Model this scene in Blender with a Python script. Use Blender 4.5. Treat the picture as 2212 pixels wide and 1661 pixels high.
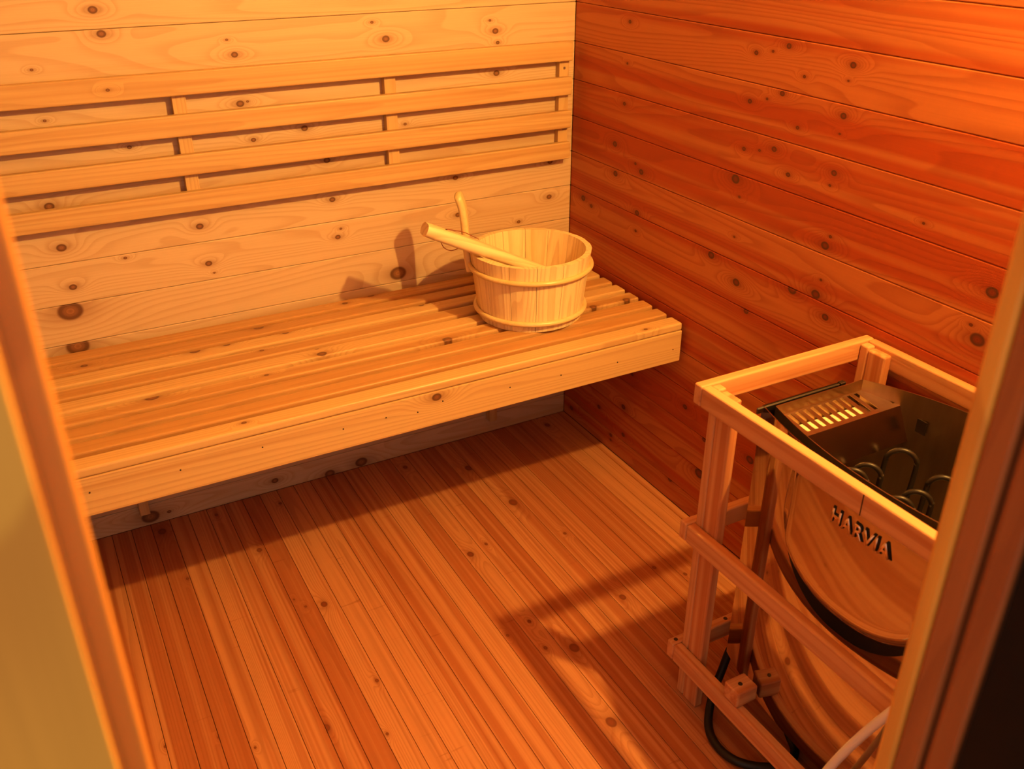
import bpy, bmesh, math, random
from mathutils import Matrix, Vector

for o in list(bpy.data.objects):
    bpy.data.objects.remove(o, do_unlink=True)
scene = bpy.context.scene
COL = scene.collection

# ------------------------------------------------------------------ camera
# room axes: x = 0 is the right wall, y = 0 the back wall, z = 0 the floor (metres)
cam_d = bpy.data.cameras.new('camera')
cam_d.sensor_fit = 'HORIZONTAL'
cam_d.sensor_width = 36.0
cam_d.lens = 1992.9 / 2212 * 36.0
cam_d.clip_start = 0.02
cam_d.dof.use_dof = True
cam_d.dof.focus_distance = 1.95
cam_d.dof.aperture_fstop = 6.2
cam = bpy.data.objects.new('camera', cam_d)
cam.location = (-1.2794, -2.0394, 1.3703)
cam.rotation_euler = (1.08127, 0.0, -0.49567)
COL.objects.link(cam)
scene.camera = cam

# ------------------------------------------------------------------ world, exposure
world = bpy.data.worlds.new('world')
scene.world = world
world.use_nodes = True
bg = world.node_tree.nodes['Background']
bg.inputs['Color'].default_value = (1.0, 0.82, 0.64, 1)
bg.inputs['Strength'].default_value = 0.72
vs = scene.view_settings
vs.view_transform = 'Standard'
vs.look = 'None'
vs.exposure = 0.29
vs.gamma = 1.0
vs.use_curve_mapping = False
LAMP_POS = Vector((-0.087, -1.504, 1.667))
LAMP_COLOR = (1.0, 0.57, 0.13, 1)
LAMP_STRENGTH = 7300.0

RNG = random.Random(7)


# ------------------------------------------------------------------ node helpers
class NT:
    def __init__(self, tree):
        self.t = tree

    def node(self, typ, **kw):
        n = self.t.nodes.new(typ)
        for k, v in kw.items():
            setattr(n, k, v)
        return n

    def put(self, sock, v):
        if v is None:
            return
        if hasattr(v, 'is_output'):
            self.t.links.new(v, sock)
        else:
            sock.default_value = v

    def math(self, op, a, b=None, c=None, clamp=False):
        n = self.node('ShaderNodeMath', operation=op, use_clamp=clamp)
        self.put(n.inputs[0], a)
        self.put(n.inputs[1], b)
        self.put(n.inputs[2], c)
        return n.outputs[0]

    def vmath(self, op, a, b=None):
        n = self.node('ShaderNodeVectorMath', operation=op)
        self.put(n.inputs[0], a)
        self.put(n.inputs[1], b)
        return n.outputs['Value'] if op in ('LENGTH', 'DOT_PRODUCT', 'DISTANCE') else n.outputs[0]

    def mix(self, fac, a, b, blend='MIX'):
        n = self.node('ShaderNodeMix', data_type='RGBA', blend_type=blend)
        self.put(n.inputs[0], fac)
        self.put(n.inputs[6], a)
        self.put(n.inputs[7], b)
        return n.outputs[2]

    def smooth(self, v, lo, hi, a=0.0, b=1.0):
        n = self.node('ShaderNodeMapRange', interpolation_type='SMOOTHSTEP')
        self.put(n.inputs[0], v)
        n.inputs[1].default_value = lo
        n.inputs[2].default_value = hi
        n.inputs[3].default_value = a
        n.inputs[4].default_value = b
        return n.outputs[0]

    def noise(self, vec, scale=1.0, detail=1.0, rough=0.5):
        n = self.node('ShaderNodeTexNoise')
        self.put(n.inputs['Vector'], vec)
        n.inputs['Scale'].default_value = scale
        n.inputs['Detail'].default_value = detail
        n.inputs['Roughness'].default_value = rough
        return n.outputs[0]

    def attr(self, name, vec=False):
        n = self.node('ShaderNodeAttribute', attribute_type='OBJECT', attribute_name=name)
        return n.outputs['Vector'] if vec else n.outputs['Fac']


def rgba(c):
    return (c[0], c[1], c[2], 1.0)


# one knot: distance falls of a board's own knot list (x along, y across, z radius)
def knot_group():
    g = bpy.data.node_groups.new('knot', 'ShaderNodeTree')
    itf = g.interface
    itf.new_socket('P', in_out='INPUT', socket_type='NodeSocketVector')
    itf.new_socket('K', in_out='INPUT', socket_type='NodeSocketVector')
    for n in ('core', 'halo', 'bump', 'dist'):
        itf.new_socket(n, in_out='OUTPUT', socket_type='NodeSocketFloat')
    t = NT(g)
    gi = t.node('NodeGroupInput')
    go = t.node('NodeGroupOutput')
    sp = t.node('ShaderNodeSeparateXYZ')
    sk = t.node('ShaderNodeSeparateXYZ')
    t.put(sp.inputs[0], gi.outputs['P'])
    t.put(sk.inputs[0], gi.outputs['K'])
    r = t.math('MAXIMUM', sk.outputs[2], 0.0002)
    dx = t.math('DIVIDE', t.math('SUBTRACT', sp.outputs[0], sk.outputs[0]), r)
    dy = t.math('DIVIDE', t.math('SUBTRACT', sp.outputs[1], sk.outputs[1]), r)
    dx2 = t.math('MULTIPLY', dx, dx)
    dy2 = t.math('MULTIPLY', dy, dy)
    d = t.math('SQRT', t.math('ADD', t.math('MULTIPLY', dx2, 0.62), dy2))
    t.put(go.inputs['core'], t.smooth(d, 0.82, 1.12, 1.0, 0.0))
    t.put(go.inputs['dist'], d)
    h = t.math('ADD', t.math('MULTIPLY', dx2, 0.055), t.math('MULTIPLY', dy2, 0.26))
    t.put(go.inputs['halo'], t.math('EXPONENT', t.math('MULTIPLY', h, -1.0)))
    b = t.math('ADD', t.math('MULTIPLY', dx2, 0.035), t.math('MULTIPLY', dy2, 0.16))
    t.put(go.inputs['bump'], t.math('EXPONENT', t.math('MULTIPLY', b, -1.0)))
    return g


KNOT = knot_group()


def wood(name, light, mid, dark, knot=(0.13, 0.05, 0.02), nk=0, ring=0.35, freq=17.0,
         broad=(0.40, 0.66), rough=0.5, spec=0.35, fibre=0.16, marks=False,
         along=1.25, across=10.0, streak=(0.7, 24.0), edgy=3.2, halo_s=0.62, kn_bump=0.34):
    m = bpy.data.materials.new(name)
    m.use_nodes = True
    t = NT(m.node_tree)
    bsdf = m.node_tree.nodes['Principled BSDF']
    tc = t.node('ShaderNodeTexCoord')
    P = tc.outputs['Object']
    S = t.attr('seed')
    off = t.node('ShaderNodeCombineXYZ')
    t.put(off.inputs[0], t.math('MULTIPLY', S, 13.7))
    t.put(off.inputs[1], t.math('MULTIPLY', S, 5.13))
    t.put(off.inputs[2], t.math('MULTIPLY', S, 9.31))
    P2 = t.vmath('ADD', P, off.outputs[0])
    sp = t.node('ShaderNodeSeparateXYZ')
    t.put(sp.inputs[0], P)
    core = halo = bump = None
    kd = None
    for i in range(nk):
        g = t.node('ShaderNodeGroup')
        g.node_tree = KNOT
        t.put(g.inputs['P'], P)
        t.put(g.inputs['K'], t.attr('k%d' % i, True))
        if core is None:
            core, halo, bump, kd = g.outputs['core'], g.outputs['halo'], g.outputs['bump'], g.outputs['dist']
        else:
            core = t.math('MAXIMUM', core, g.outputs['core'])
            halo = t.math('MAXIMUM', halo, g.outputs['halo'])
            bump = t.math('ADD', bump, g.outputs['bump'])
            kd = t.math('MINIMUM', kd, g.outputs['dist'])
    # growth rings: contour lines of a stretched noise, pushed aside by the knots
    hA = t.noise(t.vmath('MULTIPLY', P2, (along, across, 6.0)), 1.0, 1.0, 0.4)
    wob = t.noise(t.vmath('MULTIPLY', P2, (9.0, 40.0, 40.0)), 1.0, 1.0)
    edge = t.math('MULTIPLY', t.math('FRACT', t.math('MULTIPLY', S, 7.31)), edgy)
    h = t.math('ADD', hA, t.math('MULTIPLY', sp.outputs[1], edge))
    h = t.math('ADD', h, t.math('MULTIPLY', wob, 0.018))
    if bump is not None:
        h = t.math('ADD', h, t.math('MULTIPLY', bump, kn_bump))
    tt = t.math('FRACT', t.math('MULTIPLY', h, freq))
    line = t.math('MULTIPLY', t.smooth(tt, 0.35, 0.92), t.smooth(tt, 0.93, 1.0, 1.0, 0.0))
    fine = t.noise(t.vmath('MULTIPLY', P2, (5.0, 420.0, 420.0)), 1.0, 2.0)
    br = t.noise(t.vmath('MULTIPLY', P2, (streak[0], streak[1], streak[1])), 1.0, 2.0, 0.55)
    tone = t.attr('tone')
    brv = t.smooth(t.math('ADD', br, t.math('MULTIPLY', t.math('SUBTRACT', tone, 0.5), 0.5)), broad[0], broad[1])
    col = t.mix(brv, rgba(light), rgba(mid))
    col = t.mix(t.math('MULTIPLY', line, ring), col, rgba(dark))
    fv = t.math('ADD', 1.0 - fibre / 2, t.math('MULTIPLY', fine, fibre))
    cb = t.node('ShaderNodeCombineXYZ')
    for i in range(3):
        t.put(cb.inputs[i], fv)
    col = t.mix(1.0, col, cb.outputs[0], 'MULTIPLY')
    if marks:   # scuffs and specks of a walked-on floor
        sc = t.noise(t.vmath('MULTIPLY', P2, (95.0, 7.0, 7.0)), 1.0, 2.0)
        patch = t.noise(t.vmath('MULTIPLY', P2, (4.0, 9.0, 9.0)), 1.0, 1.0)
        sm = t.math('MULTIPLY', t.smooth(sc, 0.66, 0.74), t.smooth(patch, 0.5, 0.62))
        col = t.mix(t.math('MULTIPLY', sm, 0.5), col, rgba(dark))
    if halo is not None:
        col = t.mix(t.math('MULTIPLY', t.math('MULTIPLY', halo, halo), halo_s), col, rgba([dark[0] * .72, dark[1] * .62, dark[2] * .55]))
        kr = t.math('FRACT', t.math('MULTIPLY', kd, 3.3))
        kc = t.mix(t.math('MULTIPLY', t.smooth(kd, 0.75, 0.25), t.math('ADD', 0.35, t.math('MULTIPLY', kr, 0.45))),
                   rgba(knot), rgba([dark[0] * 1.0, dark[1] * .85, dark[2] * .8]))
        col = t.mix(core, col, kc)
    t.put(bsdf.inputs['Base Color'], col)
    bsdf.inputs['Roughness'].default_value = rough
    bsdf.inputs['Specular IOR Level'].default_value = spec
    bp = t.node('ShaderNodeBump')
    bp.inputs['Strength'].default_value = 0.10
    bp.inputs['Distance'].default_value = 0.001
    t.put(bp.inputs['Height'], t.math('SUBTRACT', fine, t.math('MULTIPLY', line, 0.6)))
    t.put(bsdf.inputs['Normal'], bp.outputs[0])
    return m


def simple(name, color, rough=0.5, metal=0.0, spec=0.5, var=0.0, scale=(1, 1, 1), emit=None, estr=0.0):
    m = bpy.data.materials.new(name)
    m.use_nodes = True
    t = NT(m.node_tree)
    b = m.node_tree.nodes['Principled BSDF']
    b.inputs['Base Color'].default_value = rgba(color)
    b.inputs['Roughness'].default_value = rough
    b.inputs['Metallic'].default_value = metal
    b.inputs['Specular IOR Level'].default_value = spec
    if var:
        tc = t.node('ShaderNodeTexCoord')
        nz = t.noise(t.vmath('MULTIPLY', tc.outputs['Object'], scale), 1.0, 2.0)
        cb = t.mix(nz, rgba([c * (1 - var) for c in color]), rgba([min(1, c * (1 + var)) for c in color]))
        t.put(b.inputs['Base Color'], cb)
    if emit:
        b.inputs['Emission Color'].default_value = emit
        b.inputs['Emission Strength'].default_value = estr
    return m


class Fam:
    """a wood kind; pick(n) gives the material that carries n knots (boards without knots stay cheap)"""
    def __init__(self, name, *a, **k):
        self.name, self.a, self.k, self.m = name, a, k, {}

    def pick(self, n=0):
        q = 0 if n == 0 else 2 if n <= 2 else 5 if n <= 5 else 9
        if q not in self.m:
            self.m[q] = wood(self.name, *self.a, nk=q, **self.k)
        return self.m[q]


M_WALL = Fam('fill paled knotty cedar wall', (0.58, 0.42, 0.27), (0.49, 0.315, 0.17), (0.34, 0.165, 0.07), broad=(0.42, 0.80), ring=0.27, along=0.8, kn_bump=0.2)  # paler boards, with the whitish fill light put into their colour
M_WALLR = Fam('shade reddened cedar wall', (0.49, 0.155, 0.046), (0.39, 0.062, 0.013), (0.25, 0.033, 0.007), broad=(0.38, 0.60), ring=0.36, knot=(0.09, 0.025, 0.01), along=0.8, streak=(0.38, 26.0))  # redder boards, with this wall's weaker fill light put into their colour
M_PLAIN = Fam('plain cedar wall', (0.45, 0.27, 0.13), (0.36, 0.19, 0.08), (0.24, 0.1, 0.04))
M_FLOOR = Fam('cedar floor strip', (0.51, 0.215, 0.09), (0.37, 0.115, 0.041), (0.23, 0.058, 0.019), broad=(0.36, 0.64),
              ring=0.30, freq=20.0, rough=0.42, marks=True, knot=(0.16, 0.04, 0.014),
              along=0.22, across=14.0, streak=(0.22, 62.0), edgy=6.0, halo_s=0.5, kn_bump=0.16)
M_BENCH = Fam('clear cedar slat', (0.6, 0.38, 0.17), (0.47, 0.245, 0.088), (0.3, 0.12, 0.037), broad=(0.36, 0.64), ring=0.26, rough=0.36, along=0.35, across=12.0, streak=(0.25, 48.0), edgy=5.0)
M_BACK = Fam('straight grain cedar slat', (0.55, 0.36, 0.17), (0.47, 0.27, 0.11), (0.34, 0.16, 0.055), broad=(0.4, 0.7), ring=0.28, freq=26.0, along=0.3, streak=(0.25, 60.0))
M_GUARD = Fam('red cedar guard', (0.62, 0.31, 0.14), (0.49, 0.18, 0.068), (0.33, 0.098, 0.033), broad=(0.4, 0.66), ring=0.26, rough=0.45, along=0.5, streak=(0.5, 70.0))
M_PINE = Fam('clear pine', (0.84, 0.67, 0.39), (0.73, 0.53, 0.26), (0.48, 0.25, 0.09), ring=0.34, freq=20.0, broad=(0.42, 0.75), rough=0.4, along=0.6)
M_HOOP = Fam('oiled hoop rod', (0.74, 0.56, 0.28), (0.68, 0.48, 0.21), (0.5, 0.3, 0.1), ring=0.15, rough=0.28, spec=0.5)
M_JAMB = Fam('pine door frame', (0.8, 0.38, 0.06), (0.68, 0.28, 0.04), (0.46, 0.14, 0.018), ring=0.45, freq=9.0, broad=(0.4, 0.7))
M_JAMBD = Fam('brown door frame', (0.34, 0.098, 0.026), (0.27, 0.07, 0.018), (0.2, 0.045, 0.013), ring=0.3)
M_JAMBM = Fam('shade toned door frame', (0.54, 0.2, 0.035), (0.45, 0.15, 0.025), (0.32, 0.09, 0.014), ring=0.35)  # darker wood for the left jamb, shade of its reveal put into the colour
M_GAP = simple('dark joint', (0.05, 0.018, 0.008), 0.9, var=0.2, scale=(3, 3, 3))
M_STEEL = simple('polished steel', (0.58, 0.50, 0.44), 0.045, 1.0, var=0.03, scale=(3, 3, 80))
M_DEFL = simple('reflection darkened sheet steel', (0.40, 0.28, 0.20), 0.22, 1.0, var=0.15, scale=(25, 25, 25))  # darker than the liner: dark reflections of the well put into its colour
M_LINER = simple('galvanised steel', (0.50, 0.35, 0.23), 0.30, 1.0, var=0.18, scale=(60, 60, 9))
M_DARKST = simple('blackened steel', (0.10, 0.085, 0.075), 0.42, 1.0, var=0.2, scale=(20, 20, 20))
M_ELEM = simple('heating element', (0.026, 0.018, 0.014), 0.40, 0.3, var=0.15, scale=(40, 40, 40))
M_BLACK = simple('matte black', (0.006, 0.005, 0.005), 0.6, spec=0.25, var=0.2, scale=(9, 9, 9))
M_RUBBER = simple('black rubber cable', (0.010, 0.009, 0.009), 0.45, spec=0.35, var=0.15, scale=(30, 30, 30))
M_WHITE = simple('white cable sheath', (0.82, 0.80, 0.76), 0.4, spec=0.4, var=0.03, scale=(30, 30, 30))
M_WOOL = simple('rock wool board', (0.78, 0.62, 0.38), 0.95, var=0.25, scale=(300, 300, 300))
M_SCREW = simple('steel screw', (0.55, 0.5, 0.42), 0.35, 1.0, var=0.1, scale=(200, 200, 200))
M_CORD = simple('red brown cord', (0.22, 0.035, 0.012), 0.8, var=0.2, scale=(400, 400, 400))
M_GLASSD = simple('black tinted glass', (0.004, 0.003, 0.003), 0.35, spec=0.2, var=0.1, scale=(2, 2, 2))
M_PANE = bpy.data.materials.new('clear fill window glass')
M_PANE.use_nodes = True
_t = NT(M_PANE.node_tree)
_mx, _tr, _gl, _fr = _t.node('ShaderNodeMixShader'), _t.node('ShaderNodeBsdfTransparent'), _t.node('ShaderNodeBsdfGlossy'), _t.node('ShaderNodeFresnel')
_tr.inputs[0].default_value = (0.93, 0.95, 0.94, 1)
_gl.inputs['Roughness'].default_value = 0.02
_t.put(_mx.inputs[0], _fr.outputs[0])
_t.put(_mx.inputs[1], _tr.outputs[0])
_t.put(_mx.inputs[2], _gl.outputs[0])
_t.put(M_PANE.node_tree.nodes['Material Output'].inputs[0], _mx.outputs[0])
M_OUT = simple('outside floor', (0.16, 0.12, 0.09), 0.8, var=0.2, scale=(2, 2, 2))
M_PORC = simple('white porcelain', (0.78, 0.75, 0.70), 0.3, var=0.03, scale=(30, 30, 30))
M_BULB = simple('glowing bulb', (1, 0.8, 0.6), 0.3, emit=LAMP_COLOR, estr=LAMP_STRENGTH)


# ------------------------------------------------------------------ mesh helpers
def finish(me, mat, smooth=False, angle=None):
    mat = mat.pick(0) if isinstance(mat, Fam) else mat
    if mat is not None and not me.materials:
        me.materials.append(mat)
    if smooth:
        for p in me.polygons:
            p.use_smooth = True
    return me


def link(name, me, parent=None, matrix=None):
    o = bpy.data.objects.new(name, me)
    COL.objects.link(o)
    if matrix is not None:
        o.matrix_world = matrix
    if parent is not None:
        o.parent = parent
        o.matrix_parent_inverse = BASE[parent.name].inverted()
    return o


BASE = {}


def thing(name, loc, label=None, cat=None, group=None):
    o = bpy.data.objects.new(name, None)
    o.empty_display_size = 0.05
    COL.objects.link(o)
    o.location = loc
    BASE[o.name] = Matrix.Translation(Vector(loc))
    tag(o, label, cat, group)
    return o


def tag(o, label=None, cat=None, group=None, kind=None):
    if label:
        o['label'] = label
    if cat:
        o['category'] = cat
    if group:
        o['group'] = group
    if kind:
        o['kind'] = kind
    return o


_cache = {}


def box_mesh(dx, dy, dz, bev, mat, seg=1):
    key = (round(dx, 5), round(dy, 5), round(dz, 5), bev, mat.name, seg)
    if key in _cache:
        return _cache[key]
    bm = bmesh.new()
    bmesh.ops.create_cube(bm, size=1.0)
    bmesh.ops.scale(bm, vec=(dx, dy, dz), verts=bm.verts)
    if bev > 0:
        bmesh.ops.bevel(bm, geom=bm.edges[:], offset=bev, segments=seg, profile=0.5, affect='EDGES')
    me = bpy.data.meshes.new('box')
    bm.to_mesh(me)
    bm.free()
    _cache[key] = finish(me, mat)
    return me


def frame(loc, X, Y):
    X = Vector(X).normalized()
    Y = Vector(Y)
    Z = X.cross(Y).normalized()
    Y = Z.cross(X)
    m = Matrix(((X.x, Y.x, Z.x, loc[0]), (X.y, Y.y, Z.y, loc[1]), (X.z, Y.z, Z.z, loc[2]), (0, 0, 0, 1)))
    return m


AX = {'x': ((1, 0, 0), (0, 1, 0)), 'y': ((0, 1, 0), (-1, 0, 0)), 'z': ((0, 0, 1), (0, 1, 0))}


def grainprops(o, knots=(), tone=None, seed=None, nk=9):
    o['seed'] = float(RNG.uniform(0.05, 9.5) if seed is None else seed)
    o['tone'] = float(RNG.uniform(0.0, 1.0) if tone is None else tone)
    ks = sorted(knots, key=lambda k: -k[2])[:nk]
    for i in range(9):
        o['k%d' % i] = [float(v) for v in ks[i]] if i < len(ks) else [9.0, 9.0, 0.001]
    return o


def wbox(name, parent, lo, hi, axis, mat, bev=0.002, knots=(), tone=None, seg=2):
    """wooden box lo..hi with the grain along axis; knots in world metres along / across the box centre"""
    lo, hi = Vector(lo), Vector(hi)
    c = (lo + hi) / 2
    d = hi - lo
    dims = {'x': (d.x, d.y, d.z), 'y': (d.y, d.x, d.z), 'z': (d.z, d.y, d.x)}[axis]
    if isinstance(mat, Fam):
        mat = mat.pick(len(knots))
    o = link(name, box_mesh(*dims, bev, mat, seg), parent, frame(c, *AX[axis]))
    ca = {'x': c.x, 'y': c.y, 'z': c.z}[axis]
    grainprops(o, [(k[0] - ca, k[1], k[2]) for k in knots], tone)
    return o


def mesh_obj(name, verts, faces, mat, parent=None, smooth=False, matrix=None):
    me = bpy.data.meshes.new(name)
    me.from_pydata([tuple(v) for v in verts], [], faces)
    bm = bmesh.new()
    bm.from_mesh(me)
    bmesh.ops.recalc_face_normals(bm, faces=bm.faces)
    bm.to_mesh(me)
    bm.free()
    finish(me, mat, smooth)
    return link(name, me, parent, matrix if matrix is not None else Matrix.Identity(4))


def catmull(pts, n=8):
    pts = [Vector(p) for p in pts]
    out = []
    P = [pts[0] * 2 - pts[1]] + pts + [pts[-1] * 2 - pts[-2]]
    for i in range(1, len(P) - 2):
        a, b, c, d = P[i - 1], P[i], P[i + 1], P[i + 2]
        for k in range(n):
            t = k / n
            out.append(0.5 * ((2 * b) + (c - a) * t + (2 * a - 5 * b + 4 * c - d) * t * t + (3 * b - a - 3 * c + d) * t ** 3))
    out.append(pts[-1])
    return out


def sweep(name, path, sect, mat, parent=None, up=(0, 0, 1), closed=False, smooth=True, matrix=None):
    """sect(i, t) -> list of (u, v) section points; tube with capped ends"""
    path = [Vector(p) for p in path]
    n = len(path)
    V, F = [], []
    u0 = Vector(up)
    m = None
    for i, p in enumerate(path):
        a = path[i - 1] if (i > 0 or closed) else p
        b = path[(i + 1) % n] if (i < n - 1 or closed) else p
        T = (b - a).normalized()
        if i == 0:
            side = T.cross(u0)
            if side.length < 1e-5:
                side = T.cross(Vector((1, 0, 0)))
            side.normalize()
        else:
            side = (side - T * side.dot(T)).normalized()
        up2 = side.cross(T)
        s = sect(i, i / max(1, n - 1))
        m = len(s)
        for (q, w) in s:
            V.append(p + side * q + up2 * w)
    rng = n if closed else n - 1
    for i in range(rng):
        j = (i + 1) % n
        for k in range(m):
            F.append((i * m + k, i * m + (k + 1) % m, j * m + (k + 1) % m, j * m + k))
    if not closed:
        F.append(tuple(range(m - 1, -1, -1)))
        F.append(tuple(range((n - 1) * m, n * m)))
    return mesh_obj(name, V, F, mat, parent, smooth, matrix)


def ring(r, n=10):
    return [(r * math.cos(2 * math.pi * k / n), r * math.sin(2 * math.pi * k / n)) for k in range(n)]


def rrect(w, h, r, n=3):
    """rounded rectangle outline"""
    r = min(r, w / 2 - 1e-5, h / 2 - 1e-5)
    pts = []
    for cx, cy, a0 in ((w / 2 - r, h / 2 - r, 0), (-w / 2 + r, h / 2 - r, 90), (-w / 2 + r, -h / 2 + r, 180), (w / 2 - r, -h / 2 + r, 270)):
        for k in range(n + 1):
            a = math.radians(a0 + 90 * k / n)
            pts.append((cx + r * math.cos(a), cy + r * math.sin(a)))
    return pts


def struct_box(name, lo, hi, mat):
    lo, hi = Vector(lo), Vector(hi)
    me = box_mesh(*(hi - lo), 0, mat)
    me = me.copy()
    me.transform(Matrix.Translation((lo + hi) / 2))
    o = link(name, me)
    BASE[o.name] = Matrix.Identity(4)
    tag(o, kind='structure')
    grainprops(o)
    return o


# ------------------------------------------------------------------ the room
P = 0.09            # wall board cover
M0 = 0.0587         # first seam above the floor
XL, YF, ZC = -1.95, -1.67, 2.02
KB = {-1: [(-1.182, 0.0095, 0.017), (-1.138, 0.0097, 0.004), (-0.873, 0.0163, 0.0072), (-0.728, -0.0077, 0.0111), (-0.639, 0.0015, 0.0137)],
      4: [(-1.249, 0.037, 0.0191)], 5: [(-1.247, 0.0296, 0.0207), (-0.5, -0.0217, 0.0173)],
      6: [(-0.066, 0.0221, 0.0061), (-0.331, 0.0132, 0.0058), (-0.637, 0.0255, 0.0027), (-1.118, 0.0369, 0.003), (-1.231, -0.0085, 0.0064),
          (-0.949, -0.0059, 0.0062), (-0.94, -0.0296, 0.0021), (-0.646, 0.0063, 0.0055), (-0.157, -0.0318, 0.0042)],
      7: [(-0.955, -0.0087, 0.0066), (-0.651, 0.0081, 0.0059), (-0.335, 0.0178, 0.0057), (-0.065, 0.0248, 0.006), (-1.235, -0.0105, 0.0081)],
      8: [(-0.655, 0.0103, 0.0063), (-1.239, -0.0123, 0.0079)],
      9: [(-0.814, -0.0161, 0.0045), (-0.699, -0.0034, 0.0062), (-1.067, -0.0029, 0.0038), (-0.46, -0.019, 0.0032)],
      10: [(-1.211, -0.0251, 0.0027), (-0.832, -0.028, 0.0069), (-0.816, -0.0247, 0.0025), (-0.219, -0.0139, 0.0066)],
      11: [(-1.078, 0.0365, 0.0071), (-0.83, -0.0191, 0.0058), (-0.842, 0.0106, 0.0024), (-0.495, -0.0092, 0.0072), (-0.525, 0.027, 0.003),
           (-0.221, -0.009, 0.0065), (-0.235, 0.0151, 0.0027), (-0.215, -0.035, 0.0038), (-1.213, -0.0199, 0.0026)],
      12: [(-1.085, -0.0099, 0.0071)]}
KR = {-1: [(0.041, 0.0177, 0.0068), (0.247, 0.034, 0.0051), (0.248, 0.0189, 0.0038), (0.514, 0.0447, 0.0059)],
      0: [(0.183, 0.0018, 0.0058), (0.304, -0.0246, 0.0056), (0.619, 0.0341, 0.0122)], 1: [(0.297, -0.0318, 0.0068), (0.623, 0.0413, 0.0054)],
      2: [(0.544, 0.0009, 0.0061), (0.325, -0.0106, 0.0048), (0.777, -0.0179, 0.0092)], 5: [(0.706, 0.0417, 0.0058)],
      6: [(0.063, 0.0257, 0.0072), (0.102, 0.0154, 0.0048), (0.3, 0.0072, 0.0033), (0.579, 0.0352, 0.008), (0.666, 0.0024, 0.0083), (0.824, 0.0426, 0.009), (0.916, 0.0199, 0.0066)],
      7: [(0.203, 0.0335, 0.0068), (0.301, -0.038, 0.0066), (0.884, -0.0354, 0.0088), (0.891, -0.0038, 0.0026), (0.644, 0.006, 0.0024), (1.225, 0.011, 0.011), (1.208, 0.0303, 0.0029)],
      8: [(0.194, 0.0133, 0.0067), (0.307, -0.0278, 0.0065), (0.282, -0.0141, 0.0033), (0.628, 0.0336, 0.0094), (0.645, 0.001, 0.0028), (0.887, -0.0275, 0.0077), (0.896, -0.0078, 0.003), (1.229, 0.003, 0.0093)],
      9: [(0.224, 0.0231, 0.0043), (0.642, 0.0079, 0.0041), (0.686, 0.0143, 0.0027), (0.725, 0.025, 0.0053), (0.88, 0.0159, 0.0054), (0.77, -0.0134, 0.0044), (0.875, -0.0079, 0.0025), (1.083, -0.0185, 0.0023)],
      10: [(0.227, 0.0233, 0.0026), (0.727, 0.0385, 0.0051), (0.643, 0.0102, 0.0045), (0.689, 0.0223, 0.0026), (0.88, 0.0257, 0.0056), (0.777, -0.0144, 0.0034), (0.878, -0.0055, 0.002)],
      11: [(0.228, 0.0224, 0.0041), (0.728, 0.0319, 0.005), (0.883, 0.0203, 0.0055), (0.645, 0.0098, 0.0044), (0.689, 0.0179, 0.0026), (0.776, -0.0142, 0.0029), (0.878, -0.0059, 0.002)]}
KF = {1: [(-0.047, -0.0045, 0.0108)], 2: [(-0.773, 0.0114, 0.0063)], 3: [(-0.721, 0.0152, 0.0064)], 6: [(-0.77, 0.0023, 0.0102), (-0.513, -0.0051, 0.0056)],
      7: [(-0.34, -0.0007, 0.0153)], 8: [(-0.143, -0.0155, 0.0137)], 10: [(-0.851, -0.0012, 0.0143), (-0.459, 0.0026, 0.0055)],
      11: [(-0.476, 0.0077, 0.0109), (-0.739, -0.0029, 0.0059), (-0.823, 0.006, 0.0057), (-1.048, -0.0049, 0.0139), (-0.058, -0.0009, 0.0085)],
      12: [(-0.754, 0.0129, 0.0048)], 19: [(-0.479, 0.0066, 0.0101), (-0.742, -0.0147, 0.0055), (-0.874, 0.016, 0.0043), (-0.062, -0.0148, 0.0059)],
      20: [(-0.467, -0.0004, 0.004), (-0.433, 0.0153, 0.0031)], 21: [(-0.225, -0.0079, 0.0088), (-0.807, 0.0213, 0.0103)], 22: [(-0.035, 0.0051, 0.0058)],
      24: [(-0.789, 0.0146, 0.0034)], 25: [(-0.25, -0.0169, 0.0052), (-0.041, 0.0021, 0.0135)], 26: [(-0.734, -0.0219, 0.0034)], 28: [(-0.709, -0.0215, 0.0042)]}
KS = {0: [(-1.013, 0.005, 0.0043), (-0.108, -0.009, 0.0042)],
      3: [(-1.147, 0.0158, 0.0109), (-0.526, -0.0159, 0.0092), (-0.143, -0.0155, 0.0077), (-0.048, -0.0166, 0.0079), (-0.924, 0.0045, 0.0038)],
      4: [(-0.793, -0.0112, 0.0089), (-0.795, 0.0179, 0.004)], 5: [(-0.902, 0.0086, 0.004)],
      6: [(-1.03, 0.0161, 0.009), (-0.962, 0.0163, 0.0061), (-0.831, 0.0165, 0.0063), (-0.5, 0.0162, 0.0056)],
      7: [(-1.248, -0.0025, 0.0058), (-0.877, 0.0155, 0.0095)], 8: [(-0.585, 0.0155, 0.0068), (-0.657, -0.0006, 0.0056)]}


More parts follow.
